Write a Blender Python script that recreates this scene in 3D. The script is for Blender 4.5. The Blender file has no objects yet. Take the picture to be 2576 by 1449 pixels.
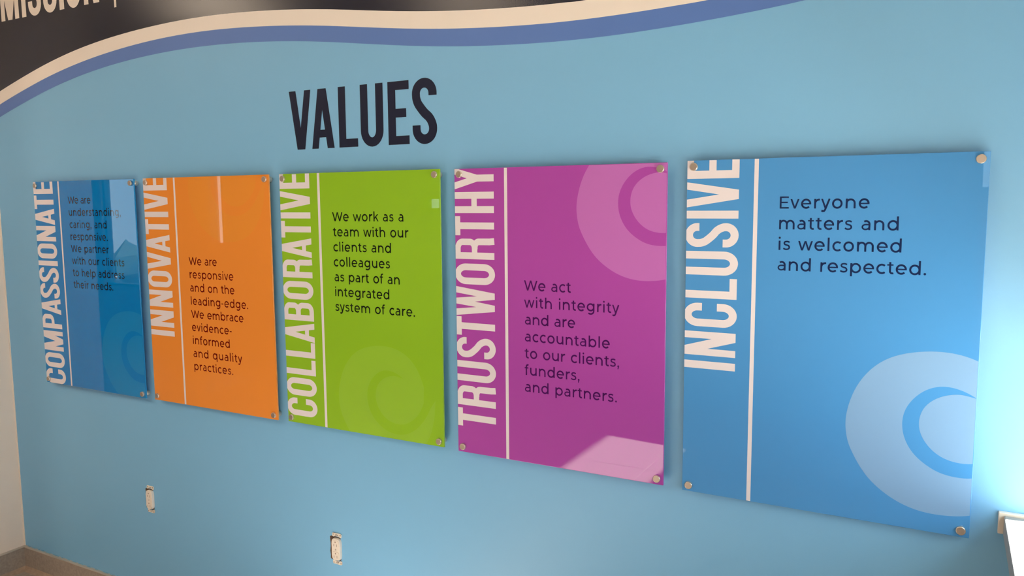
import bpy, bmesh, math, random
from mathutils import Vector, Matrix
from mathutils.geometry import delaunay_2d_cdt
random.seed(7)
S = bpy.context.scene
COL = S.collection

# ------------------------------------------------------------------ camera, world, sun, exposure
cam_d = bpy.data.cameras.new('camera')
cam_d.sensor_width = 36.0
cam_d.lens = 36.0 * 1996.34 / 2576.0
cam_d.clip_start = 0.01
cam = bpy.data.objects.new('camera', cam_d)
COL.objects.link(cam)
def cam_matrix(loc, yaw, pitch, roll):
    fw = Vector((-math.sin(yaw) * math.cos(pitch), math.cos(yaw) * math.cos(pitch), math.sin(pitch)))
    r = Vector((math.cos(yaw), math.sin(yaw), 0)); u = r.cross(fw)
    r2 = r * math.cos(roll) + u * math.sin(roll); u2 = -r * math.sin(roll) + u * math.cos(roll)
    m = Matrix((r2, u2, -fw)).transposed().to_4x4(); m.translation = Vector(loc)
    return m
cam.matrix_world = cam_matrix((3.04342, -1.78551, 0.67915), 0.50213, -0.108, -0.00751)
S.camera = cam

w = bpy.data.worlds.new('sky'); S.world = w; w.use_nodes = True
bg = w.node_tree.nodes['Background']
bg.inputs[0].default_value = (0.80, 0.92, 1.0, 1); bg.inputs[1].default_value = 4.2

sun_d = bpy.data.lights.new('sun', 'SUN'); sun_d.energy = 100.0; sun_d.angle = math.radians(0.8)
sun_d.color = (1.0, 0.97, 0.93)
sun = bpy.data.objects.new('sun', sun_d); COL.objects.link(sun)
sdir = Vector((-1.55, -0.16, -1.0)).normalized()
sun.rotation_euler = sdir.to_track_quat('-Z', 'Y').to_euler(); sun.location = (6, 1, 4)

LAMP = 17.0                      # emission of the warm ceiling panels
LAMP_COL = (1.0, 0.80, 0.60)
S.view_settings.view_transform = 'Standard'; S.view_settings.look = 'None'
S.view_settings.exposure = 0.46; S.view_settings.gamma = 1.0
S.view_settings.use_curve_mapping = False

# ------------------------------------------------------------------ materials
def lin(c):
    return tuple((x / 12.92 if x <= 0.04045 else ((x + 0.055) / 1.055) ** 2.4) for x in [v / 255.0 for v in c])
def mat(name, rgb, rough=0.5, metal=0.0, spec=0.5, coat=0.0, srgb=True, bump=0.0, bscale=200.0, mottle=0.0, mscale=8.0, aniso=0.0):
    m = bpy.data.materials.new(name); m.use_nodes = True
    nt = m.node_tree; b = nt.nodes['Principled BSDF']
    c = lin(rgb) if srgb else rgb
    b.inputs['Base Color'].default_value = (*c, 1)
    b.inputs['Roughness'].default_value = rough; b.inputs['Metallic'].default_value = metal
    b.inputs['Specular IOR Level'].default_value = spec
    b.inputs['Coat Weight'].default_value = coat; b.inputs['Coat Roughness'].default_value = 0.01
    tc = nt.nodes.new('ShaderNodeTexCoord')
    if bump:
        n = nt.nodes.new('ShaderNodeTexNoise'); n.inputs['Scale'].default_value = bscale; n.inputs['Detail'].default_value = 3
        bp = nt.nodes.new('ShaderNodeBump'); bp.inputs['Strength'].default_value = bump; bp.inputs['Distance'].default_value = 0.001
        nt.links.new(tc.outputs['Object'], n.inputs['Vector'])
        nt.links.new(n.outputs['Fac'], bp.inputs['Height']); nt.links.new(bp.outputs['Normal'], b.inputs['Normal'])
    if mottle:
        n = nt.nodes.new('ShaderNodeTexNoise'); n.inputs['Scale'].default_value = mscale; n.inputs['Detail'].default_value = 6
        r = nt.nodes.new('ShaderNodeMapRange'); r.inputs['To Min'].default_value = 1 - mottle; r.inputs['To Max'].default_value = 1 + mottle
        r.inputs['From Min'].default_value = 0.3; r.inputs['From Max'].default_value = 0.7
        mx = nt.nodes.new('ShaderNodeVectorMath'); mx.operation = 'SCALE'; mx.inputs[0].default_value = c
        nt.links.new(tc.outputs['Object'], n.inputs['Vector'])
        nt.links.new(n.outputs['Fac'], r.inputs['Value']); nt.links.new(r.outputs[0], mx.inputs['Scale'])
        nt.links.new(mx.outputs[0], b.inputs['Base Color'])
    return m
def emit(name, rgb, s):
    m = bpy.data.materials.new(name); m.use_nodes = True; nt = m.node_tree
    nt.nodes.remove(nt.nodes['Principled BSDF'])
    e = nt.nodes.new('ShaderNodeEmission'); e.inputs[0].default_value = (*rgb, 1); e.inputs[1].default_value = s
    nt.links.new(e.outputs[0], nt.nodes['Material Output'].inputs[0]); return m
def glass_mat(name='window_glass', tint=(0.93, 0.96, 0.95)):
    m = bpy.data.materials.new(name); m.use_nodes = True; nt = m.node_tree
    nt.nodes.remove(nt.nodes['Principled BSDF'])
    t = nt.nodes.new('ShaderNodeBsdfTransparent'); g = nt.nodes.new('ShaderNodeBsdfGlossy'); g.inputs['Roughness'].default_value = 0.0
    f = nt.nodes.new('ShaderNodeFresnel'); mx = nt.nodes.new('ShaderNodeMixShader')
    t.inputs[0].default_value = (*tint, 1)
    ge = nt.nodes.new('ShaderNodeNewGeometry'); inv = nt.nodes.new('ShaderNodeMath'); inv.operation = 'SUBTRACT'; inv.inputs[0].default_value = 1.0
    ml_ = nt.nodes.new('ShaderNodeMath'); ml_.operation = 'MULTIPLY'       # only the outer face of the sheet reflects
    nt.links.new(ge.outputs['Backfacing'], inv.inputs[1]); nt.links.new(inv.outputs[0], ml_.inputs[0]); nt.links.new(f.outputs[0], ml_.inputs[1])
    nt.links.new(ml_.outputs[0], mx.inputs[0]); nt.links.new(t.outputs[0], mx.inputs[1]); nt.links.new(g.outputs[0], mx.inputs[2])
    nt.links.new(mx.outputs[0], nt.nodes['Material Output'].inputs[0]); return m
def shade_mat():
    m = bpy.data.materials.new('shade_fabric'); m.use_nodes = True; nt = m.node_tree
    nt.nodes.remove(nt.nodes['Principled BSDF'])
    d = nt.nodes.new('ShaderNodeBsdfDiffuse'); d.inputs[0].default_value = (0.75, 0.71, 0.64, 1)
    t = nt.nodes.new('ShaderNodeBsdfTranslucent'); t.inputs[0].default_value = (0.80, 0.82, 0.84, 1)
    mx = nt.nodes.new('ShaderNodeMixShader'); mx.inputs[0].default_value = 0.10
    nt.links.new(d.outputs[0], mx.inputs[1]); nt.links.new(t.outputs[0], mx.inputs[2])
    nt.links.new(mx.outputs[0], nt.nodes['Material Output'].inputs[0]); return m

WALLP = dict(rough=0.42, spec=0.45, bump=0.10, bscale=500)
M = dict(
    wall_blue=mat('wall_blue_vinyl', (130, 190, 233), **WALLP),
    navy=mat('navy_vinyl', (18, 22, 44), rough=0.22, spec=0.45, bump=0.10, bscale=420),
    stripe_white=mat('white_stripe_vinyl', (248, 236, 226), **WALLP),
    stripe_blue=mat('periwinkle_vinyl', (92, 128, 200), **WALLP),
    letter_dark=mat('navy_letter_vinyl', (18, 26, 54), rough=0.45, spec=0.3, bump=0.1, bscale=400),
    letter_white=mat('white_letter_vinyl', (246, 232, 220), **WALLP),
    cream=mat('cream_paint', (247, 230, 216), rough=0.6, bump=0.15, bscale=300),
    ceiling=mat('ceiling_paint', (225, 218, 208), rough=0.9),
    greywall=mat('grey_paint', (150, 142, 134), rough=0.7),
    tile=mat('stone_tile', (164, 152, 144), rough=0.45, mottle=0.16, mscale=90, bump=0.2, bscale=200),
    base=mat('base_tile', (164, 152, 142), rough=0.5, mottle=0.13, mscale=110, bump=0.2, bscale=200),
    grout=mat('grout', (112, 84, 60), rough=0.9),
    fillet=mat('base_fillet', (168, 146, 128), rough=0.6, mottle=0.12, mscale=60),
    metal_trim=mat('satin_trim_metal', (200, 190, 178), rough=0.35, metal=0.6),
    caulk=mat('caulk', (120, 176, 208), rough=0.5),
    sill=mat('white_sill', (158, 152, 144), rough=0.35),
    silltrim=mat('sill_moulding', (232, 222, 208), rough=0.5),
    metal=mat('brushed_nickel', (226, 214, 200), rough=0.3, metal=0.85),
    cap=mat('brushed_cap_face', (190, 174, 160), rough=0.42, metal=0.8),
    frame=mat('window_frame_dark', (60, 58, 58), rough=0.5),
    outlet=mat('ivory_plastic', (240, 228, 216), rough=0.4),
    slot=mat('slot_shadow', (150, 128, 112), rough=0.8),
    strap=mat('zinc_strap', (236, 226, 214), rough=0.5, metal=0.0),
    cut=mat('gypsum_gap_shade', (96, 74, 62), rough=0.95, mottle=0.4, mscale=120),
    screw=mat('screw_steel', (214, 204, 194), rough=0.4, metal=0.4),
    hedge=mat('hedge_leaves', (30, 44, 28), rough=0.8, mottle=0.4, mscale=10),
    added_sheet=mat('pale_added_sheet', (225, 218, 208), rough=0.35),
    lamp=emit('warm_panel_light', LAMP_COL, LAMP),
    glass=glass_mat(), glass_mid=glass_mat('smoked_glass', (0.74, 0.77, 0.77)), glass_tint=glass_mat('tinted_glass', (0.72, 0.76, 0.78)), shade=shade_mat(),
)
def gloss(name, rgb):            # print seen under polished acrylic
    return mat(name, rgb, rough=0.55, spec=0.0, coat=1.0)

# ------------------------------------------------------------------ object helpers
def tag(o, label=None, cat=None, group=None, kind=None):
    for k, v in (('label', label), ('category', cat), ('group', group), ('kind', kind)):
        if v: o[k] = v
    return o
def empty(name, loc, label=None, cat=None, group=None):
    o = bpy.data.objects.new(name, None); COL.objects.link(o); o.location = loc
    o.empty_display_size = 0.05
    return tag(o, label, cat, group)
def meshobj(name, verts, faces, m, parent=None, smooth=False, mats=None, fm=None):
    me = bpy.data.meshes.new(name); me.from_pydata([tuple(v) for v in verts], [], faces)
    for x in (mats or [m]): me.materials.append(x)
    if fm:
        for p, i in zip(me.polygons, fm): p.material_index = i
    if smooth:
        for p in me.polygons: p.use_smooth = True
    me.update()
    o = bpy.data.objects.new(name, me); COL.objects.link(o)
    if parent: o.parent = parent
    return o
def bmobj(name, bm, m, parent=None, smooth=False, mats=None):
    me = bpy.data.meshes.new(name); bm.normal_update(); bm.to_mesh(me); bm.free()
    for x in (mats or [m]): me.materials.append(x)
    if smooth:
        for p in me.polygons: p.use_smooth = True
    o = bpy.data.objects.new(name, me); COL.objects.link(o)
    if parent: o.parent = parent
    return o
def box_bm(x0, x1, y0, y1, z0, z1, bev=0.0, seg=1, bm=None):
    new = bmesh.new()
    vs = [new.verts.new((x, y, z)) for x in (x0, x1) for y in (y0, y1) for z in (z0, z1)]
    for f in ((0, 1, 3, 2), (4, 6, 7, 5), (0, 4, 5, 1), (2, 3, 7, 6), (0, 2, 6, 4), (1, 5, 7, 3)):
        new.faces.new([vs[i] for i in f])
    bmesh.ops.recalc_face_normals(new, faces=new.faces)
    if bev: bmesh.ops.bevel(new, geom=new.edges[:], offset=bev, segments=seg, affect='EDGES', profile=0.5)
    if bm is None: return new
    t = bpy.data.meshes.new('t'); new.to_mesh(t); new.free(); bm.from_mesh(t); bpy.data.meshes.remove(t)
    return bm
def box(name, x0, x1, y0, y1, z0, z1, m, parent=None, bev=0.0, seg=1):
    return bmobj(name, box_bm(x0, x1, y0, y1, z0, z1, bev, seg), m, parent)
def struct(o): o['kind'] = 'structure'; return o

# ------------------------------------------------------------------ flat outlines: strokes, union, clipping
def resample(pts, n=6):          # open Catmull-Rom
    P = [Vector(p) for p in pts]; P = [P[0] * 2 - P[1]] + P + [P[-1] * 2 - P[-2]]
    out = []
    for i in range(1, len(P) - 2):
        for k in range(n):
            t = k / n; a, b, c, d = P[i - 1:i + 3]
            out.append(0.5 * ((2 * b) + (c - a) * t + (2 * a - 5 * b + 4 * c - d) * t * t + (-a + 3 * b - 3 * c + d) * t ** 3))
    out.append(P[-2]); return [tuple(v) for v in out]
def stroke(pts, t, closed=False):
    P = [Vector(p) for p in pts]
    if closed and (P[0] - P[-1]).length < 1e-6: P = P[:-1]
    n = len(P); L = []; R = []
    for i in range(n):
        a = P[i - 1] if (i > 0 or closed) else None
        b = P[(i + 1) % n] if (i < n - 1 or closed) else None
        d1 = (P[i] - a).normalized() if a is not None else None
        d2 = (b - P[i]).normalized() if b is not None else None
        if d1 is None: nn = Vector((-d2.y, d2.x)); k = 1
        elif d2 is None: nn = Vector((-d1.y, d1.x)); k = 1
        else:
            nn = (Vector((-d1.y, d1.x)) + Vector((-d2.y, d2.x))).normalized()
            k = 1 / max(0.4, nn.dot(Vector((-d1.y, d1.x))))
        L.append(P[i] + nn * t / 2 * k); R.append(P[i] - nn * t / 2 * k)
    q = []
    for i in range(n if closed else n - 1):
        j = (i + 1) % n
        q.append([tuple(R[i]), tuple(R[j]), tuple(L[j]), tuple(L[i])])
    return q
def arc(cx, cy, rx, ry, a0, a1, n=20):
    return [(cx + rx * math.cos(math.radians(a0 + (a1 - a0) * i / n)), cy + ry * math.sin(math.radians(a0 + (a1 - a0) * i / n))) for i in range(n + 1)]
def disc(cx, cy, r, n=16): return [arc(cx, cy, r, r, 0, 360, n)[:-1]]
def rect(x0, y0, x1, y1): return [(x0, y0), (x1, y0), (x1, y1), (x0, y1)]
def union(polys, clip=None):
    """triangles (2D) covered by any polygon, and by the clip polygon when one is given"""
    vs = []; fs = []
    for p in polys:
        a = sum(p[i][0] * p[(i + 1) % len(p)][1] - p[(i + 1) % len(p)][0] * p[i][1] for i in range(len(p)))
        if abs(a) < 1e-12: continue
        if a < 0: p = p[::-1]
        fs.append(list(range(len(vs), len(vs) + len(p)))); vs += [Vector(v) for v in p]
    nc = len(fs)
    if clip: fs.append(list(range(len(vs), len(vs) + len(clip)))); vs += [Vector(v) for v in clip]
    r = delaunay_2d_cdt(vs, [], fs, 0, 1e-7, True)
    V, F, OF = r[0], r[2], r[5]
    keep = []
    for f, o in zip(F, OF):
        if any(i < nc for i in o) and (clip is None or nc in o): keep.append(f)
    used = sorted({i for f in keep for i in f}); ix = {k: i for i, k in enumerate(used)}
    return [(V[i].x, V[i].y) for i in used], [[ix[i] for i in f] for f in keep]
def flat(name, geo, y, m, parent=None, off=(0, 0)):
    V, F = geo
    # facing -y : the 2D polygon is (x, z); keep counter-clockwise seen from -y
    return meshobj(name, [(x + off[0], y, z + off[1]) for x, z in V], [f[:] for f in F], m, parent)

# ------------------------------------------------------------------ lettering: humanist-geometric lower case (1 em units)
T = 0.102; H2 = T / 2
def glyphs():
    G = {}
    R = 0.226; RY = 0.230; CY = 0.265
    ring = lambda cx, ry=RY, cy=CY: stroke(arc(cx, cy, R, ry, 0, 360, 32), T, True)
    stem = lambda x, a, b: [rect(x - H2, a, x + H2, b)]
    def diag(x0, y0, x1, y1, hw): return [[(x0 - hw, y0), (x0 + hw, y0), (x1 + hw, y1), (x1 - hw, y1)][::1]]
    G['o'] = (ring(0.272), 0.544, .055, .055)
    G['c'] = (stroke(arc(0.272, CY, R, RY, 48, 312, 26), T), 0.47, .055, .03)
    G['e'] = (stroke(arc(0.272, CY, R, RY, 0, 316, 30), T) + [rect(0.06, CY - 0.037, 0.542, CY + 0.037)], 0.544, .055, .05)
    G['d'] = (ring(0.272) + stem(0.505, 0, 0.742), 0.55, .055, .085)
    G['b'] = (ring(0.278) + stem(0.045, 0, 0.742), 0.55, .085, .055)
    G['p'] = (ring(0.278) + stem(0.045, -0.194, 0.53), 0.55, .085, .055)
    G['q'] = (ring(0.272) + stem(0.505, -0.194, 0.53), 0.55, .055, .085)
    G['g'] = (ring(0.272, 0.215, 0.28) + stem(0.505, 0.04, 0.53) + stroke(arc(0.275, 0.045, 0.230, 0.200, 0, -132, 16), T), 0.55, .055, .085)
    G['a'] = (stem(0.405, 0, 0.335) + stroke(arc(0.235, 0.322, 0.170, 0.168, 0, 128, 14), T) +
              stroke([(0.40, 0.295), (0.22, 0.295)] + arc(0.205, 0.166, 0.160, 0.129, 90, 270, 16) + [(0.25, 0.041), (0.33, 0.068), (0.39, 0.125)], 0.082), 0.45, .045, .085)
    G['s'] = (stroke(resample([(0.375, 0.440), (0.300, 0.478), (0.215, 0.487), (0.115, 0.462), (0.080, 0.390), (0.120, 0.320), (0.215, 0.285),
                               (0.315, 0.252), (0.365, 0.160), (0.320, 0.072), (0.205, 0.041), (0.110, 0.056), (0.030, 0.100)], 4), 0.086), 0.42, .03, .035)
    arch = lambda x0, x1: stroke(arc((x0 + x1) / 2, 0.285, (x1 - x0) / 2, 0.203, 180, 0, 18), T) + stem(x1, 0, 0.287)
    G['n'] = (stem(0.045, 0, 0.53) + arch(0.045, 0.46), 0.505, .085, .08)
    G['h'] = (stem(0.045, 0, 0.742) + arch(0.045, 0.46), 0.505, .085, .08)
    G['m'] = (stem(0.045, 0, 0.53) + arch(0.045, 0.425) + arch(0.425, 0.805), 0.85, .085, .08)
    G['u'] = (stem(0.045, 0.24, 0.53) + stroke(arc(0.25, 0.245, 0.205, 0.203, 180, 360, 18), T) + stem(0.455, 0, 0.53), 0.50, .08, .085)
    G['r'] = (stem(0.045, 0, 0.53) + stroke(arc(0.265, 0.275, 0.220, 0.213, 180, 92, 10) + [(0.298, 0.488)], T), 0.30, .085, .02)
    G['t'] = (stem(0.150, 0.15, 0.645) + stroke(arc(0.265, 0.158, 0.115, 0.117, 180, 300, 10) , T) + [rect(0.0, 0.452, 0.315, 0.53)], 0.335, .02, .03)
    G['f'] = (stem(0.135, 0, 0.575) + stroke(arc(0.250, 0.575, 0.115, 0.125, 180, 62, 10), T) + [rect(0.0, 0.452, 0.300, 0.53)], 0.33, .02, .01)
    G['i'] = (stem(0.062, 0, 0.53) + disc(0.062, 0.690, 0.060), 0.124, .065, .065)
    G['l'] = (stem(0.045, 0, 0.742), 0.09, .085, .085)
    G['k'] = (stem(0.045, 0, 0.742) + [[(0.045, 0.135), (0.045, 0.245), (0.345, 0.53), (0.455, 0.53)], [(0.185, 0.275), (0.245, 0.345), (0.480, 0.0), (0.372, 0.0)]], 0.475, .085, .01)
    G['v'] = (diag(0.25, 0, 0.05, 0.53, .049) + diag(0.25, 0, 0.45, 0.53, .049), 0.50, .005, .005)
    G['w'] = (diag(0.225, 0, 0.048, 0.53, .047) + diag(0.225, 0, 0.402, 0.53, .045) + diag(0.585, 0, 0.408, 0.53, .045) + diag(0.585, 0, 0.762, 0.53, .047), 0.81, .01, .01)
    G['y'] = (diag(0.255, 0, 0.05, 0.53, .049) + stroke([(0.452, 0.535), (0.262, 0.02), (0.225, -0.075), (0.180, -0.135), (0.110, -0.150), (0.035, -0.115)], T), 0.50, .005, .005)
    G['z'] = ([rect(0, 0, .4, .08)], 0.4, .03, .03)
    G['W'] = (diag(0.285, 0, 0.052, 0.70, .054) + diag(0.285, 0, 0.520, 0.70, .050) + diag(0.755, 0, 0.520, 0.70, .050) + diag(0.755, 0, 0.988, 0.70, .054), 1.04, .01, .0)
    G['E'] = ([rect(0, 0, .098, .70), rect(0, 0, .51, .085), rect(0, .6150, .495, .70), rect(0, .315, .445, .398)], 0.51, .10, .04)
    G['.'] = (disc(0.062, 0.058, 0.064), 0.124, .05, .05)
    G[','] = (disc(0.062, 0.058, 0.064) + [[(0.035, 0.02), (0.124, 0.045), (0.072, -0.130), (0.008, -0.130)]], 0.124, .05, .05)
    G['-'] = ([rect(0, .225, .245, .308)], 0.245, .05, .05)
    return G
GL = glyphs(); GC = {}
def gtri(ch):
    if ch not in GC: GC[ch] = union(GL[ch][0])
    return GC[ch]
def text_line(txt, x0, x1, z, em):
    adv = []; x = 0; first = True
    for ch in txt:
        if ch == ' ': x += 0.33; continue
        _, wd, l, r = GL[ch]
        if not first: x += l
        first = False
        adv.append((ch, x)); x += wd; last = x; x += r
    natural = last * em; gaps = len(txt) - 1
    extra = ((x1 - x0) - natural) / gaps          # letter-spacing that makes the line as long as it is
    lim = 0.05 * em; sp = max(-0.02 * em, min(lim, extra))
    sx = (x1 - x0 - sp * gaps) / natural
    V = []; F = []
    ks = [k for k, c in enumerate(txt) if c != ' ']
    for (ch, gx), k in zip(adv, ks):
        v, f = gtri(ch); b = len(V)
        V += [(x0 + gx * em * sx + k * sp + p[0] * em * sx, z + p[1] * em * (1.0 if ch.isupper() else 1.035)) for p in v]
        F += [[i + b for i in q] for q in f]
    return V, F

# condensed capitals, cap height = 1, stem .15
def caps():
    t = .150; G = {}
    def bowl(x0, x1, y0, y1, r=None, side='LR'):      # rounded rectangle centre line
        a = (x1 - x0) / 2; r = r or a
        return arc(x1 - a, y1 - r, a, r, 0, 180, 16) + arc(x0 + a, y0 + r, a, r, 180, 360, 16)
    h = t / 2
    W_ = .46
    G['O'] = (stroke(bowl(h, W_ - h, h - .012, 1.012 - h, .20), t, True), W_)
    G['C'] = (stroke([(W_ - h, .66)] + arc(W_ / 2, 1.012 - h - .19, W_ / 2 - h, .19, 0, 180, 16) + arc(W_ / 2, h - .012 + .19, W_ / 2 - h, .19, 180, 360, 16) + [(W_ - h, .37)], t), W_)
    G['U'] = (stroke([(h, 1.0)] + arc(W_ / 2, h - .012 + .19, W_ / 2 - h, .19, 180, 360, 18) + [(W_ - h, 1.0)], t), W_)
    G['S'] = (stroke([(W_ - h, .738)] + arc(W_ / 2, .777, W_ / 2 - h, .160, 0, 180, 20) + resample([(h, .765), (h + .006, .700), (h + .034, .625), (h + .085, .555), (W_ / 2, .475), (W_ - h - .075, .405), (W_ - h - .030, .340), (W_ - h - .005, .275), (W_ - h, .235)], 5) + arc(W_ / 2, .223, W_ / 2 - h, .160, 0, -180, 20) + [(h, .285)], t), W_)
    G['I'] = ([rect(0, 0, t, 1)], t)
    G['E'] = ([rect(0, 0, t, 1), rect(0, 0, .41, .137), rect(0, .863, .41, 1), rect(0, .43, .355, .567)], .41)
    G['L'] = ([rect(0, 0, t, 1), rect(0, 0, .395, .137)], .395)
    G['T'] = ([rect(.135, 0, .135 + t, 1), rect(0, .863, .42, 1)], .42)
    G['H'] = ([rect(0, 0, t, 1), rect(.31, 0, .31 + t, 1), rect(0, .43, .46, .567)], .46)
    G['N'] = ([rect(0, 0, .136, 1), rect(.334, 0, .47, 1), [(.0, 1), (.175, 1), (.47, 0), (.295, 0)]], .47)
    G['M'] = ([rect(0, 0, .138, 1), rect(.482, 0, .62, 1), [(0, 1), (.205, 1), (.385, 0), (.235, 0)], [(.62, 1), (.415, 1), (.235, 0), (.385, 0)]], .62)
    G['A'] = ([[(0, 0), (.142, 0), (.300, 1), (.155, 1)], [(.49, 0), (.340, 0), (.190, 1), (.335, 1)], rect(.10, .185, .385, .315)], .49)
    G['V'] = ([[(0, 1), (.150, 1), (.300, 0), (.155, 0)], [(.485, 1), (.345, 1), (.185, 0), (.330, 0)]], .485)
    G['W'] = ([[(0, 1), (.145, 1), (.265, 0), (.115, 0)], [(.345, 1), (.465, 1), (.245, 0), (.160, 0)][0:2] + [(.262, 0), (.150, 0)],
               [(.250, 1), (.385, 1), (.480, 0), (.378, 0)], [(.650, 1), (.510, 1), (.390, 0), (.530, 0)]], .65)
    G['W'] = ([[(0, 1), (.148, 1), (.262, 0), (.125, 0)], [(.262, 1), (.392, 1), (.262, 0), (.160, 0)],
               [(.262, 1), (.392, 1), (.495, 0), (.394, 0)], [(.655, 1), (.512, 1), (.394, 0), (.530, 0)]], .655)
    G['Y'] = ([rect(.16, 0, .16 + t, .42), [(0, 1), (.152, 1), (.31, .40), (.31, .36), (.16, .36), (.16, .42)], [(.47, 1), (.325, 1), (.16, .40), (.16, .36), (.31, .36), (.31, .42)]], .47)
    pb = lambda x1, y0, y1, r: stroke([(.05, y1 - h * .92)] + arc(x1 - h - .145, y1 - h * .92 - r, .145, r, 90, 0, 10) + arc(x1 - h - .145, y0 + h * .92 + r, .145, r, 0, -90, 10) + [(.05, y0 + h * .92)], t * .94)
    G['P'] = ([rect(0, 0, t, 1)] + pb(.445, .385, 1, .13), .445)
    G['B'] = ([rect(0, 0, t, 1)] + pb(.455, .455, 1, .12) + pb(.465, 0, .575, .13), .465)
    G['R'] = ([rect(0, 0, t, 1)] + pb(.455, .43, 1, .12) + stroke([(.22, .495)] + arc(.255, .395, .13, .10, 90, 0, 8) + [(.388, .12), (.400, 0)], t * .97), .472)
    return G
CP = caps()
SB = {'O': .048, 'C': .048, 'U': .052, 'S': .035, 'A': .010, 'V': .010, 'W': .012, 'Y': .008, 'T': .018}
SBR = {'L': .015, 'E': .030, 'P': .030, 'R': .042, 'C': .042, 'B': .045}
def word_layout(word, s0, slast, last_is_left=True, cap=1.0):
    """ink-left position of every letter; s0 and slast: ink-left of the first and last letters"""
    xs = []; x = 0
    for i, ch in enumerate(word):
        if i: x += SB.get(ch, .060)
        xs.append(x); x += CP[ch][1] + SBR.get(ch, SB.get(ch, .060))
    n = len(word) - 1
    ex = ((slast - s0) / cap - xs[-1]) / n
    return [s0 + (v + ex * i) * cap for i, v in enumerate(xs)]

# ------------------------------------------------------------------ setting
YW = 0.024                                      # face of the blue wall
XL = -0.282; ZF = -0.832; ZC = 1.92; YB = -4.0  # return wall, floor, ceiling, wall behind the photographer
XG = 3.42; SX = 3.1665; SZ = 0.0535              # glazing line, sill edge, sill top
wall = struct(bmobj('wall_back', box_bm(XL - 0.02, 3.50, YW, YW + 0.10, ZF - 0.02, ZC, 0), M['wall_blue']))
wall['label'] = 'light blue vinyl-covered wall carrying the signs'
CA = [(-0.2175, 1.1218), (-0.0465, 1.1729), (0.1138, 1.2099), (0.2646, 1.2353), (0.4072, 1.2527), (0.5447, 1.2652), (0.7273, 1.2739), (0.8622, 1.2752), (0.9904, 1.274), (1.1123, 1.2681), (1.2615, 1.255), (1.3532, 1.2465), (1.4415, 1.2357), (1.5266, 1.2233), (1.6088, 1.2105), (1.7002, 1.1975), (1.7768, 1.188), (1.8799, 1.177), (1.9646, 1.1705), (2.0695, 1.1636), (2.1345, 1.1606), (2.1975, 1.1595), (2.2585, 1.1587)]
CB = [(-0.2243, 1.0721), (-0.0527, 1.124), (0.1079, 1.1603), (0.2591, 1.185), (0.4022, 1.203), (0.5404, 1.2194), (0.7237, 1.2299), (0.8588, 1.2306), (0.9873, 1.2288), (1.1095, 1.2228), (1.2591, 1.2098), (1.3509, 1.2004), (1.4395, 1.19), (1.5248, 1.1774), (1.6073, 1.1649), (1.6989, 1.1523), (1.7907, 1.1409), (1.879, 1.1317), (1.964, 1.1249), (2.0692, 1.1182), (2.1598, 1.1139), (2.2466, 1.1132), (2.3181, 1.114), (2.3843, 1.1149), (2.4727, 1.1178), (2.5529, 1.1221)]
CC = [(-0.2308, 1.0237), (-0.0586, 1.0769), (0.1023, 1.1118), (0.2541, 1.1391), (0.3977, 1.1585), (0.5362, 1.1737), (0.7198, 1.1832), (0.8552, 1.1836), (0.9841, 1.1825), (1.1067, 1.1773), (1.2567, 1.1656), (1.3488, 1.1556), (1.4375, 1.1447), (1.5231, 1.1327), (1.6058, 1.1202), (1.6976, 1.1074), (1.7897, 1.0956), (1.8782, 1.0865), (1.9634, 1.0793), (2.0688, 1.0727), (2.1597, 1.0684), (2.2467, 1.0677), (2.3184, 1.0684), (2.3848, 1.0691), (2.4734, 1.0733), (2.5579, 1.0781), (2.656, 1.0846), (2.7136, 1.0909), (2.7593, 1.0965)]
def smooth_curve(P, tail):
    P = list(P)
    # light smoothing of the measured outline, then a spline; tail carries the sweep on past the frame
    for _ in range(3):
        P = [P[0]] + [((P[i - 1][0] + 2 * P[i][0] + P[i + 1][0]) / 4, (P[i - 1][1] + 2 * P[i][1] + P[i + 1][1]) / 4) for i in range(1, len(P) - 1)] + [P[-1]]
    P = [(XL, P[0][1] - 0.0215)] + P + tail
    return resample(P, 6)
cA = smooth_curve(CA, [(2.45, 1.164), (2.7, 1.182), (2.95, 1.213), (3.2, 1.26), (3.49, 1.345)])
cB = smooth_curve(CB, [(2.75, 1.134), (2.95, 1.155), (3.2, 1.195), (3.49, 1.265)])
cC = smooth_curve(CC, [(2.95, 1.120), (3.2, 1.158), (3.49, 1.22)])
def band(name, lo, hi, y, m):
    geo = union([lo + hi[::-1]])
    return flat(name, geo, y, m, wall)
band('navy_field', cA, [(XL, ZC - 0.01), (3.49, ZC - 0.01)], YW - 0.0004, M['navy'])
band('white_stripe', cB, cA, YW - 0.0004, M['stripe_white'])
band('blue_stripe', cC, cB, YW - 0.0004, M['stripe_blue'])

# return wall at the far end of the blue wall, a block the room steps around
wl = struct(bmobj('wall_left', box_bm(-6.2, XL, -0.42, YW + 0.15, ZF - 0.02, ZC), M['cream']))
struct(box('trim_1', XL - 0.001, XL + 0.0035, YW - 0.0035, YW + 0.001, ZF + 0.10, ZC, M['cream'])) # caulked inside corner
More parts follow.
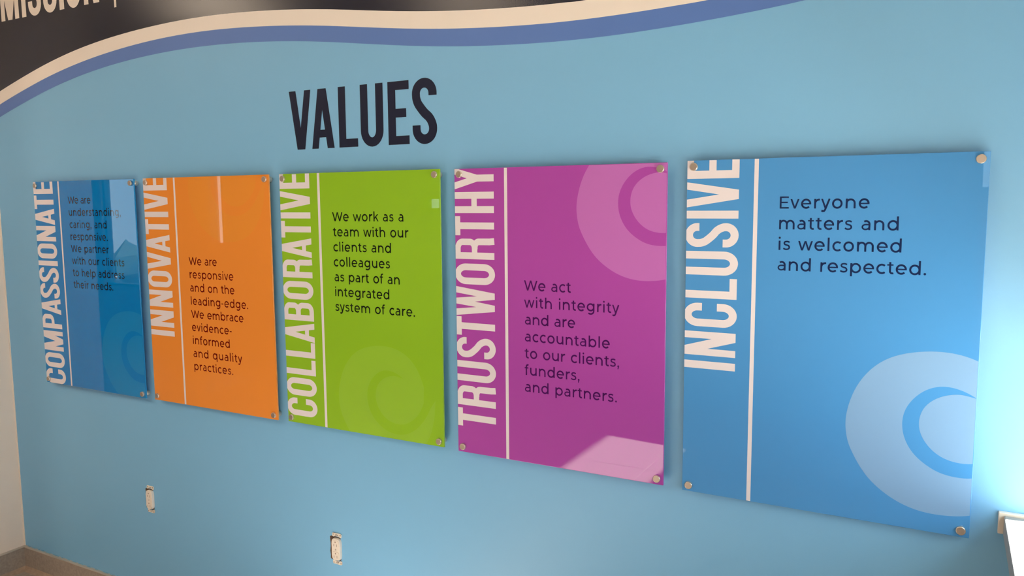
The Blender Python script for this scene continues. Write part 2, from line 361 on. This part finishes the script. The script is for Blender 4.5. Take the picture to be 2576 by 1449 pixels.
# wall behind the photographer with its windows (seen only as reflections in the acrylic)
def wall_with_openings(name, x0, x1, z0, z1, y0, y1, ops, m):
    bm = bmesh.new(); xs = sorted({x0, x1, *[o[0] for o in ops], *[o[1] for o in ops]})
    for a, b in zip(xs, xs[1:]):
        cut = [o for o in ops if o[0] <= a + 1e-6 and o[1] >= b - 1e-6]
        if not cut: box_bm(a, b, y0, y1, z0, z1, bm=bm)
        else:
            o = cut[0]
            if o[2] > z0: box_bm(a, b, y0, y1, z0, o[2], bm=bm)
            if o[3] < z1: box_bm(a, b, y0, y1, o[3], z1, bm=bm)
    return struct(bmobj(name, bm, m))
BW = [(-5.52, -4.80, -0.25, 1.45), (-3.73, -3.55, 0.27, 1.35), (-1.02, -0.84, 0.60, 0.74), (3.19, 3.40, 0.72, 1.45)]  # third, small opening added for the bright patch mirrored in the green sign
wall_with_openings('wall_behind', -6.2, 4.3, ZF, ZC, YB - 0.12, YB, BW, M['greywall'])
for n, (a, b, c, d) in enumerate(BW, 2):
    fr = bmesh.new(); e = 0.012; f = 0.004 if b - a < 0.185 and d > 1.0 else min(0.03, (b - a) * 0.18)
    for q in ((a, a + f, c, d), (b - f, b, c, d), (a + f, b - f, c, c + f), (a + f, b - f, d - f, d)): box_bm(q[0], q[1], YB - 0.09, YB - 0.03, q[2], q[3], bm=fr)
    wn = struct(bmobj('window_%d' % n, fr, M['frame']))
    box('pane', a + f, b - f, YB - 0.063, YB - 0.057, c + f, d - f, M['glass_mid' if n in (2, 3) else 'glass_tint'], wn)
struct(box('wall_far', -6.35, -6.2, YB - 0.12, -0.42, ZF, ZC, M['cream']))
struct(box('ceiling', -6.35, 4.3, YB - 0.12, YW + 0.15, ZC, ZC + 0.1, M['ceiling']))
# floor slab with its tiles
fl = struct(box('floor', -6.35, 4.3, YB - 0.12, YW + 0.15, ZF - 0.12, ZF - 0.006, M['grout']))
TS = 0.60; tile_me = None
for i in range(-11, 7):
    for j in range(0, 7):
        tx = -0.193 + i * TS; ty = YW - 0.02 - j * TS
        if tx + TS > 3.45 or ty - TS < YB - 0.3 or tx < -6.3: continue
        if tx + TS < XL and ty > -0.42: continue
        if tile_me is None:
            t0 = box('floor_tile', 0, TS - 0.004, -TS + 0.004, 0, -0.012, 0, M['tile'], fl, bev=0.0012)
            tile_me = t0.data
        else:
            t0 = bpy.data.objects.new('floor_tile', tile_me); COL.objects.link(t0); t0.parent = fl
        t0.location = (tx + 0.002, ty - 0.002, ZF)

# baseboard: stone skirting, metal edge profile, fillet at the floor
def base_profile(prof, x0, x1, axis='x'):
    """extrude a (depth, z) outline along x on the blue wall or along y on the return wall, mitred in the corner"""
    vs = []; n = len(prof)
    for d, z in prof:
        if axis == 'x': vs += [(XL + d, YW - d, z), (x1, YW - d, z)]
        else: vs += [(XL + d, YW - d, z), (XL + d, x1, z)]
    fs = [[2 * i, 2 * i + 1, 2 * ((i + 1) % n) + 1, 2 * ((i + 1) % n)] for i in range(n)]
    fs += [[2 * i for i in range(n)][::-1], [2 * i + 1 for i in range(n)]]
    return vs, fs
ZB = -0.7335
P_tile = [(0.0, ZF), (0.011, ZF), (0.011, ZB - 0.0015), (0.0, ZB - 0.0015)]
P_trim = [(0.0, ZB - 0.0015), (0.0115, ZB - 0.0030), (0.0122, ZB - 0.0015), (0.0112, ZB + 0.0005), (0.007, ZB + 0.0022), (0.0, ZB + 0.0022)]
P_fil = [(0.011, ZF), (0.026, ZF), (0.020, ZF + 0.004), (0.015, ZF + 0.010), (0.011, ZF + 0.017)]
for nm, ax, e in (('baseboard_back', 'x', 3.19), ('baseboard_left', 'y', -0.418)):
    v, f = base_profile(P_tile, 0, e, ax); b = struct(meshobj(nm, v, f, M['base']))
    v, f = base_profile(P_trim, 0, e, ax); meshobj('edge_profile', v, f, M['metal_trim'], b)
    v, f = base_profile(P_fil, 0, e, ax); meshobj('fillet', v, f, M['fillet'], b)
    if ax == 'x':                                # ragged caulk and paint line along the top of the skirting
        V = []; F = []; x = XL + 0.02
        while x < 3.0:
            L = random.uniform(0.012, 0.05); hh = random.uniform(0.0012, 0.0040)
            k = len(V)
            V += [(x, YW - 0.0035, ZB + 0.002), (x + L, YW - 0.0035, ZB + 0.002), (x + L * .8, YW - 0.001, ZB + 0.003 + hh), (x + L * .2, YW - 0.001, ZB + 0.003 + hh * random.uniform(.5, 1))]
            F.append([k, k + 1, k + 2, k + 3]); x += L + random.uniform(0.0, 0.03)
        meshobj('caulk_line', V, F, M['caulk'], b)

# right side: knee wall, sill, glazing above it, roller shade
ZS2 = 0.585                                      # bottom of the lowered shade
wrb = box_bm(3.215, 3.50, -1.78, YW, ZF, SZ - 0.040)
box_bm(3.215, 3.50, -2.70, -1.78, ZF, 0.150, bm=wrb)       # unseen higher sill in the second bay, added to trim the floor's sun patch
box_bm(3.215, 3.50, YB, -2.70, ZF, 0.62, bm=wrb)           # unseen solid pier, added to end the sun patch on the floor
struct(bmobj('wall_right', wrb, M['cream']))
struct(box('wall_right_head', 3.26, 3.50, YB, YW, 1.30, ZC, M['cream']))
sl = struct(box('trim_2', SX, 3.50, -1.75, YW - 0.012, SZ - 0.040, SZ, M['sill'], bev=0.0025, seg=2)); sl.name = 'trim_2'
sl['label'] = 'white window sill ledge lit by the sun'
ap = struct(box('trim_4', SX + 0.012, 3.216, -1.75, YW - 0.012, SZ - 0.075, SZ - 0.0405, M['silltrim'], bev=0.002))
struct(box('trim_3', 3.1575, 3.50, YW - 0.0115, YW, 0.0145, 0.058, M['silltrim'], bev=0.0008))
wr = struct(bmobj('window_1', box_bm(XG - 0.02, XG + 0.03, -1.76, YW, SZ, SZ + 0.035), M['frame']))
for y in (-1.765,): box('mullion', XG - 0.02, XG + 0.03, y - 0.025, y + 0.025, SZ + 0.03, 1.30, M['frame'], wr)
for a, b in ((YW - 0.002, -1.74), (-1.79, -2.699)):
    box('pane', XG, XG + 0.006, b, a, SZ + 0.035, 1.30, M['glass'], wr)
sh = struct(box('roller_shade', XG - 0.050, XG - 0.0485, YB + 0.01, -1.76, ZS2, 1.30, M['shade']))
sh2 = struct(box('roller_shade', XG - 0.050, XG - 0.0485, -1.755, YW - 0.004, 0.37, 1.30, M['shade']))  # unseen shade, lowered further to cut sunlight bouncing off the floor
sh['kind'] = 'structure'
# outdoors beyond the windows: a hedge
hb = bmesh.new()
bmesh.ops.create_grid(hb, x_segments=60, y_segments=6, size=0.5)
for v in hb.verts:
    x, y = v.co.x, v.co.y + 0.5
    v.co = Vector((x * 22 - 3.0, -9.5 + 0.5 * math.sin(x * 60) * y, -0.9 + y * (0.52 + 0.14 * math.sin(x * 31) + 0.10 * math.sin(x * 71 + 1))))
hd = bmobj('hedge', hb, M['hedge']); tag(hd, 'dark green hedge outside beyond the windows', 'hedge')
sol = hd.modifiers.new('s', 'SOLIDIFY'); sol.thickness = 0.6
struct(box('ground', -18, 14, -14, 12, -1.2, -1.0, M['greywall']))

# added pale sheet, unseen, for the faint bright shape mirrored in the orange sign
sv, sf = [], [[0, 1, 2, 3], [7, 6, 5, 4], [0, 4, 5, 1], [1, 5, 6, 2], [2, 6, 7, 3], [3, 7, 4, 0]]
for zz in (ZF + 0.012, ZF):
    sv += [(x_, y_, zz) for x_, y_ in ((-2.57, -2.88), (-2.61, -3.10), (-2.19, -3.02), (-2.13, -2.51))]
tag(meshobj('added_floor_sheet', sv, sf, M['added_sheet']), 'pale flat sheet added on the floor for the faint bright reflection in the orange sign', 'sheet')

# ceiling light panels
def ceiling_light(x, y, lab):
    e = empty('ceiling_light', (x, y, ZC), lab, 'ceiling light', 'ceiling light panels')
    fr = bmesh.new()
    for q in ((-.31, .31, -.31, -.28), (-.31, .31, .28, .31), (-.31, -.28, -.28, .28), (.28, .31, -.28, .28)): box_bm(*q, -0.02, 0, bm=fr)
    bmobj('frame', fr, M['sill'], e)
    meshobj('diffuser', [(-.28, -.28, -0.012), (-.28, .28, -0.012), (.28, .28, -0.012), (.28, -.28, -0.012)], [[0, 1, 2, 3]], M['lamp'], e)
for x, y, l in ((-0.95, -1.75, 'square warm ceiling panel light nearest the return wall'), (0.45, -2.45, 'square warm ceiling panel light over the middle of the room')):
    ceiling_light(x, y, l)

# ------------------------------------------------------------------ wall lettering
def letters(parent, word, xs, z0, cap, m, y, wscale=1.0):
    for ch, x in zip(word, xs):
        v, f = union(CP[ch][0])
        flat('letter', ([(x + a * cap * wscale, z0 + b * cap) for a, b in v], f), y, m, parent)
vl = empty('wall_lettering', (1.54, YW, 0.84), 'navy VALUES lettering on the blue wall above the signs', 'lettering')
def child_space(par, name0='letter'):
    inv = Matrix.Translation(-par.location)
    for c in par.children:
        c.data.transform(inv)
VX = [1.2919, 1.3775, 1.4818, 1.5624, 1.6602, 1.7430]
letters(vl, 'VALUES', VX, 0.8400, 0.1722, M['letter_dark'], YW - 0.0006, 1.02)
ml = empty('wall_lettering', (0.1, YW, 1.38), 'cream MISSION lettering on the navy field, cut by the top edge', 'lettering')
MX = [(-0.1698, 'M'), (-0.0338, 'I'), (0.0085, 'S'), (0.1029, 'S'), (0.1985, 'I'), (0.2412, 'O'), (0.3408, 'N')]
for x, ch in MX:
    letters(ml, ch, [x], 1.3795, 0.180, M['letter_white'], YW - 0.0010, {'M': 1.045, 'I': 1.0, 'S': 0.97, 'O': 0.975, 'N': 1.0}[ch])
flat('divider_bar', ([(0.5046, 1.3515), (0.5158, 1.3515), (0.5158, 1.62), (0.5046, 1.62)], [[0, 1, 2, 3]]), YW - 0.0010, M['letter_white'], ml)
for p in (vl, ml):
    bpy.context.view_layer.update(); child_space(p)

# ------------------------------------------------------------------ acrylic value signs
RECT = [(-0.0031, 0.5835, -0.0027, 0.7679), (0.6322, 1.2180, 0.0003, 0.7681), (1.2625, 1.8447, 0.0034, 0.7682), (1.8915, 2.4723, 0.0005, 0.7669), (2.5185, 3.1088, -0.0019, 0.7692)]
SW_OUT = [(0.5879, 0.3619), (0.5527, 0.3724), (0.5072, 0.3748), (0.4491, 0.3635), (0.4047, 0.3375), (0.3693, 0.2892), (0.3538, 0.2351), (0.3515, 0.2031), (0.3561, 0.1719), (0.3649, 0.1484), (0.3886, 0.1061), (0.4179, 0.0756), (0.4619, 0.0483), (0.5103, 0.0365), (0.5567, 0.0384), (0.5877, 0.045)]
SW_RO = [(0.5892, 0.2868), (0.5673, 0.2987), (0.5331, 0.3062), (0.4991, 0.2946), (0.4738, 0.2682), (0.4615, 0.2413), (0.4597, 0.2138), (0.4653, 0.1872), (0.4814, 0.1587), (0.5058, 0.1385), (0.5327, 0.1241), (0.5644, 0.1202), (0.5897, 0.1224)]
SW_RI = [(0.5894, 0.2855), (0.5677, 0.2906), (0.5509, 0.29), (0.5256, 0.2825), (0.5033, 0.2649), (0.4925, 0.2435), (0.4902, 0.2212), (0.4943, 0.2014), (0.507, 0.1795), (0.5282, 0.1606), (0.5544, 0.1512), (0.5883, 0.1508)]
def swirl_poly():
    # one light spiral: out over the top, round the big curve, back along the outside of the dark band to its tip, and round the inside
    big = SW_OUT[::-1]                                            # bottom right -> left -> top right
    outer = [(0.700, 0.235), (0.694, 0.165), (0.668, 0.105), (0.628, 0.062)] + big + [(0.622, 0.341), (0.648, 0.305), (0.662, 0.268)]
    inner = SW_RI[:] + [(0.618, 0.165), (0.645, 0.190), (0.660, 0.222)]
    ro = SW_RO[:] + [(0.625, 0.137), (0.660, 0.170), (0.684, 0.212)]
    a = resample(outer, 5)
    b = resample(inner[::-1], 5)                                  # from the right side back to the tip along the inside
    c = resample(ro, 5)                                           # tip out to the right along the outer side
    def sm(P):
        for _ in range(10): P = [P[0]] + [((P[i-1][0] + 2*P[i][0] + P[i+1][0]) / 4, (P[i-1][1] + 2*P[i][1] + P[i+1][1]) / 4) for i in range(1, len(P) - 1)] + [P[-1]]
        return P
    return sm(a) + sm(b) + sm(c)
SWIRL = swirl_poly()
def swirl_tris(dx, dz, w_, h_):
    P = [(x + dx, z + dz) for x, z in SWIRL]
    return union([P], rect(0.0012, 0.0012, w_ - 0.0012, h_ - 0.0012))

cap_me = None
def make_standoff(par, x, z):
    """barrel from wall to acrylic with a brushed cap in front"""
    global cap_me
    if cap_me is None:
        def lathe(prof, n=32):
            V = []; F = []
            for y, r in prof:
                V += [(r * math.cos(2 * math.pi * k / n), y, r * math.sin(2 * math.pi * k / n)) for k in range(n)]
            for i in range(len(prof) - 1):
                for k in range(n):
                    F.append([i * n + k, i * n + (k + 1) % n, (i + 1) * n + (k + 1) % n, (i + 1) * n + k][::-1])
            F.append(list(range(n))); F.append([len(V) - n + k for k in range(n)][::-1])
            return V, F
        v, f = lathe([(-0.0052, 0.0080), (-0.0060, 0.0088), (-0.0066, 0.0094), (-0.0001, 0.0094)][0:0] + [(-0.0062, 0.0078), (-0.0060, 0.0082), (-0.0052, 0.0090), (-0.0005, 0.0090), (0.0, 0.0088)])
        c = meshobj('standoff', v, f, M['metal'], par, mats=[M['cap'], M['metal']])
        for p_ in c.data.polygons: p_.material_index = 0 if (len(p_.vertices) > 4 and p_.center.y < -0.005) else 1
        v, f = lathe([(0.0052, 0.0090), (0.0232, 0.0090), (0.0236, 0.0088)])
        bsub = meshobj('barrel', v, f, M['metal'], c)
        for o in (c, bsub):
            for p_ in o.data.polygons: p_.use_smooth = len(p_.vertices) == 4
        cap_me = (c.data, bsub.data)
    else:
        c = bpy.data.objects.new('standoff', cap_me[0]); COL.objects.link(c); c.parent = par
        bsub = bpy.data.objects.new('barrel', cap_me[1]); COL.objects.link(bsub); bsub.parent = c
    c.location = (x, 0, z)

SIGNS = [
 dict(word='COMPASSIONATE', s0=0.0005, s1=0.7250, cap=.1220, base=.1222, div=(.1533, .1617), fill=(2, 126, 204), light=(26, 137, 206), ink=(26, 26, 50), sw=(0.0040, -0.0660),
      z0=0.6877 , lead=.04432, em=.0368, label='deep blue acrylic wall sign headed COMPASSIONATE, farthest from the window sill',
      text=[('We are', .2105, .3426), ('understanding,', .2118, .5070), ('caring, and', .2118, .4257), ('responsive.', .2130, .4276), ('We partner', .2108, .4293), ('with our clients', .2112, .5116), ('to help address', .2120, .5084), ('their needs.', .2118, .4409)]),
 dict(word='INNOVATIVE', s0=0.2314, s1=0.7264, cap=.1208, base=.1210, div=(.1530, .1614), fill=(240, 146, 58), light=(238, 150, 58), ink=(112, 14, 12), sw=(-0.1290, 0.5205),
      z0=0.4795, lead=.0442, em=.0368, label='orange acrylic wall sign headed INNOVATIVE between the blue and green signs',
      text=[('We are', .2105, .3422), ('responsive', .2111, .4152), ('and on the', .2100, .4171), ('leading-edge.', .2108, .4758), ('We embrace', .2090, .4523), ('evidence-', .2098, .3967), ('informed', .2104, .3848), ('and quality', .2098, .4385), ('practices.', .2112, .3948)]),
 dict(word='COLLABORATIVE', s0=0.0238, s1=0.7202, cap=.1200, base=.1202, div=(.1505, .1597), fill=(146, 194, 42), light=(151, 197, 56), ink=(10, 22, 12), sw=(-0.1440, -0.1054),
      z0=0.6240, lead=.04395, em=.0368, label='lime green acrylic wall sign headed COLLABORATIVE',
      text=[('We work as a', .2045, .4596), ('team with our', .2055, .4760), ('clients and', .2055, .4145), ('colleagues', .2052, .4101), ('as part of an', .2058, .4422), ('integrated', .2062, .4049), ('system of care.', .2052, .4922)]),
 dict(word='TRUSTWORTHY', s0=0.0734, s1=0.7128, cap=.1200, base=.1200, div=(.1507, .1595), fill=(174, 74, 172), light=(194, 112, 192), ink=(74, 16, 92), sw=(0.0010, 0.4535),
      z0=0.4535, lead=.0440, em=.0368, label='magenta acrylic wall sign headed TRUSTWORTHY',
      text=[('We act', .2070, .3382), ('with integrity', .2068, .4660), ('and are', .2088, .3497), ('accountable', .2084, .4420), ('to our clients,', .2075, .4667), ('funders,', .2074, .3621), ('and partners.', .2077, .4616)]),
 dict(word='INCLUSIVE', s0=0.2965, s1=0.7299, cap=.1175, base=.1172, div=(.1494, .1584), fill=(78, 150, 214), light=(132, 172, 214), ink=(22, 40, 84), sw=(0.0, 0.0019),
      z0=0.6625, lead=.04455, em=.0368, label='sky blue acrylic wall sign headed INCLUSIVE, beside the window sill',
      text=[('Everyone', .2046, .3815), ('matters and', .2048, .4370), ('is welcomed', .2042, .4439), ('and respected.', .2036, .4905)]),
]
TH = 0.0052
M_title = gloss('print_white', (234, 225, 230))
for sg, (x0, x1, z0, z1) in zip(SIGNS, RECT):
    w_ = x1 - x0; h_ = z1 - z0
    root = empty('acrylic_sign', (x0, 0, z0), sg['label'], 'sign', 'value signs in a row on the blue wall')
    fill = gloss('print_' + sg['word'].lower(), sg['fill'])
    edge = mat('edge_' + sg['word'].lower(), tuple(min(255, int(c * .86 + 40)) for c in sg['fill']), rough=0.15, spec=0.6)
    bm = box_bm(0, w_, 0, TH, 0, h_, 0.0008, 2)
    for f in bm.faces: f.material_index = 0 if abs(f.normal.y) > 0.9 else 1
    bmobj('panel', bm, None, root, mats=[fill, edge])
    sw = flat('swirl', swirl_tris(sg['sw'][0], sg['sw'][1], w_, h_), -0.00012, gloss('swirl_' + sg['word'].lower(), sg['light']), root)
    d0, d1 = sg['div']
    flat('divider_stripe', ([(d0, .0008), (d1, .0008), (d1, h_ - .0008), (d0, h_ - .0008)], [[0, 1, 2, 3]]), -0.00024, M_title, root)
    # heading runs up the sign: letter x -> sign z, letter top -> towards the sign's edge
    ss = word_layout(sg['word'], sg['s0'] - z0 * 0, sg['s1'], cap=sg['cap'])
    for ch, s in zip(sg['word'], ss):
        polys = [[(sg['base'] - py * sg['cap'], s + px * sg['cap']) for px, py in P] for P in CP[ch][0]]
        geo = union(polys, rect(0.0007, 0.0007, w_ - .0007, h_ - .0007))
        flat('title_letter', geo, -0.00024, M_title, root)
    inkm = gloss('ink_' + sg['word'].lower(), sg['ink'])
    for k, (t, a, b) in enumerate(sg['text']):
        flat('text_line', text_line(t, a, b, sg['z0'] - k * sg['lead'] - z0 * 0, sg['em']), -0.00030, inkm, root)
    for cx in (.0160, w_ - .0155):
        for cz in (.0150, h_ - .0145): make_standoff(root, cx, cz)

# ------------------------------------------------------------------ uncovered electrical receptacles
def prism(outline, y0, y1):
    n = len(outline); V = [(x, y0, z) for x, z in outline] + [(x, y1, z) for x, z in outline]
    F = [list(range(n)), [n + i for i in range(n)][::-1]] + [[i, n + i, n + (i + 1) % n, (i + 1) % n] for i in range(n)]
    return V, F
def outlet(x, z, lab, seed):
    rnd = random.Random(seed)
    e = empty('electrical_outlet', (x, YW, z), lab, 'outlet')
    # ragged cut-out in the wall covering; shaded gap painted into its dark colour
    pts = []
    for k in range(28):
        a = 2 * math.pi * k / 28
        px = max(-1, min(1, 1.35 * math.cos(a))) * 0.0215; pz = max(-1, min(1, 1.5 * math.sin(a))) * 0.0375
        pts.append((px * (1 + rnd.uniform(-.06, .06)) - 0.0075, pz * (1 + rnd.uniform(-.03, .03))))
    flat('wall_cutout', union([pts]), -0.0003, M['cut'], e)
    # metal strap ears at the top and the foot
    for s in (1, -1):
        o = [(-.018, .0385), (-.0185, .047), (-.015, .050), (-.007, .0495), (.007, .0505), (.015, .050), (.0185, .047), (.018, .0385), (.012, .0375), (.008, .040), (-.008, .040), (-.012, .0375)]
        o = [(a, s * b) for a, b in o]
        if s < 0: o = o[::-1]
        bm = bmesh.new(); v, f = prism(o, -0.003, -0.0012); vv = [bm.verts.new(q) for q in v]
        for q in f: bm.faces.new([vv[i] for i in q])
        bmesh.ops.recalc_face_normals(bm, faces=bm.faces)
        ear = bmobj('mounting_ear', bm, M['strap'], e)
        for hx in (-.014, .014):
            flat('ear_hole', union(disc(hx, s * .0455, .0022, 12)), -0.0032, M['slot'], ear)
        V, F = [], []
        flat('screw_slot', union([[(hx_ + 0, 0) for hx_ in (0,)][:0] + rect(-.006, s * .0440 - .0014, .006, s * .0440 + .0014)]), -0.0032, M['slot'], ear)
        sc = bmesh.new(); bmesh.ops.create_cone(sc, cap_ends=True, segments=16, radius1=.0032, radius2=.0026, depth=.002, matrix=Matrix.Translation((0, -0.0045, s * .0440)) @ Matrix.Rotation(math.radians(90), 4, 'X'))
        bmobj('screw', sc, M['screw'], ear)
    # moulded body: two faces with waist between
    def body_outline(sx, sz):
        L = []
        for k in range(40):
            a = 2 * math.pi * k / 40 + 1e-3; c, s = math.cos(a), math.sin(a)
            px = math.copysign(abs(c) ** .45, c) * .0170; pz = math.copysign(abs(s) ** .45, s) * .0345
            if abs(pz) < .010: px *= .965
            L.append((px * sx, pz * sz))
        return L
    bm = bmesh.new(); rings = []
    for y, k1, k2 in ((0.002, 1, 1), (-0.0080, 1, 1), (-0.0092, .985, .992), (-0.0098, .95, .975)):
        rings.append([bm.verts.new((a, y, b)) for a, b in body_outline(k1, k2)])
    for r0, r1 in zip(rings, rings[1:]):
        for i in range(40): bm.faces.new([r0[i], r0[(i + 1) % 40], r1[(i + 1) % 40], r1[i]])
    bm.faces.new(rings[-1]); bmesh.ops.recalc_face_normals(bm, faces=bm.faces)
    b = bmobj('receptacle_body', bm, M['outlet'], e)
    for s in (1, -1):
        cz = s * .0185
        # raised face
        o = []
        for k in range(32):
            a = 2 * math.pi * k / 32; px = math.cos(a) * .0150; pz = max(-.0112, min(.0112, math.sin(a) * .0140)); o.append((px, cz + pz))
        v, f = prism(o, -0.0110, -0.0096); q = bmesh.new(); vv = [q.verts.new(t) for t in v]
        for t in f: q.faces.new([vv[i] for i in t])
        bmesh.ops.remove_doubles(q, verts=q.verts, dist=1e-6); bmesh.ops.recalc_face_normals(q, faces=q.faces)
        fc = bmobj('socket_face', q, M['outlet'], e)
        for hx, hh in ((-.0058, .0036), (.0058, .0042)):
            flat('slot', union([rect(hx - .0009, cz - .004 - hh, hx + .0009, cz - .004 + hh)]), -0.0112, M['slot'], fc)
        flat('ground_hole', union(disc(0, cz + .0062, .0022, 12)), -0.0112, M['slot'], fc)
    sc = bmesh.new(); bmesh.ops.create_cone(sc, cap_ends=True, segments=16, radius1=.0026, radius2=.0022, depth=.002, matrix=Matrix.Translation((0, -0.0106, 0)) @ Matrix.Rotation(math.radians(90), 4, 'X'))
    bmobj('centre_screw', sc, M['screw'], e)
    return e
outlet(0.5472, -0.3850, 'uncovered ivory wall outlet below the orange sign, nearer the room corner', 3)
outlet(1.4252, -0.3875, 'uncovered ivory wall outlet below the lime green sign', 5)
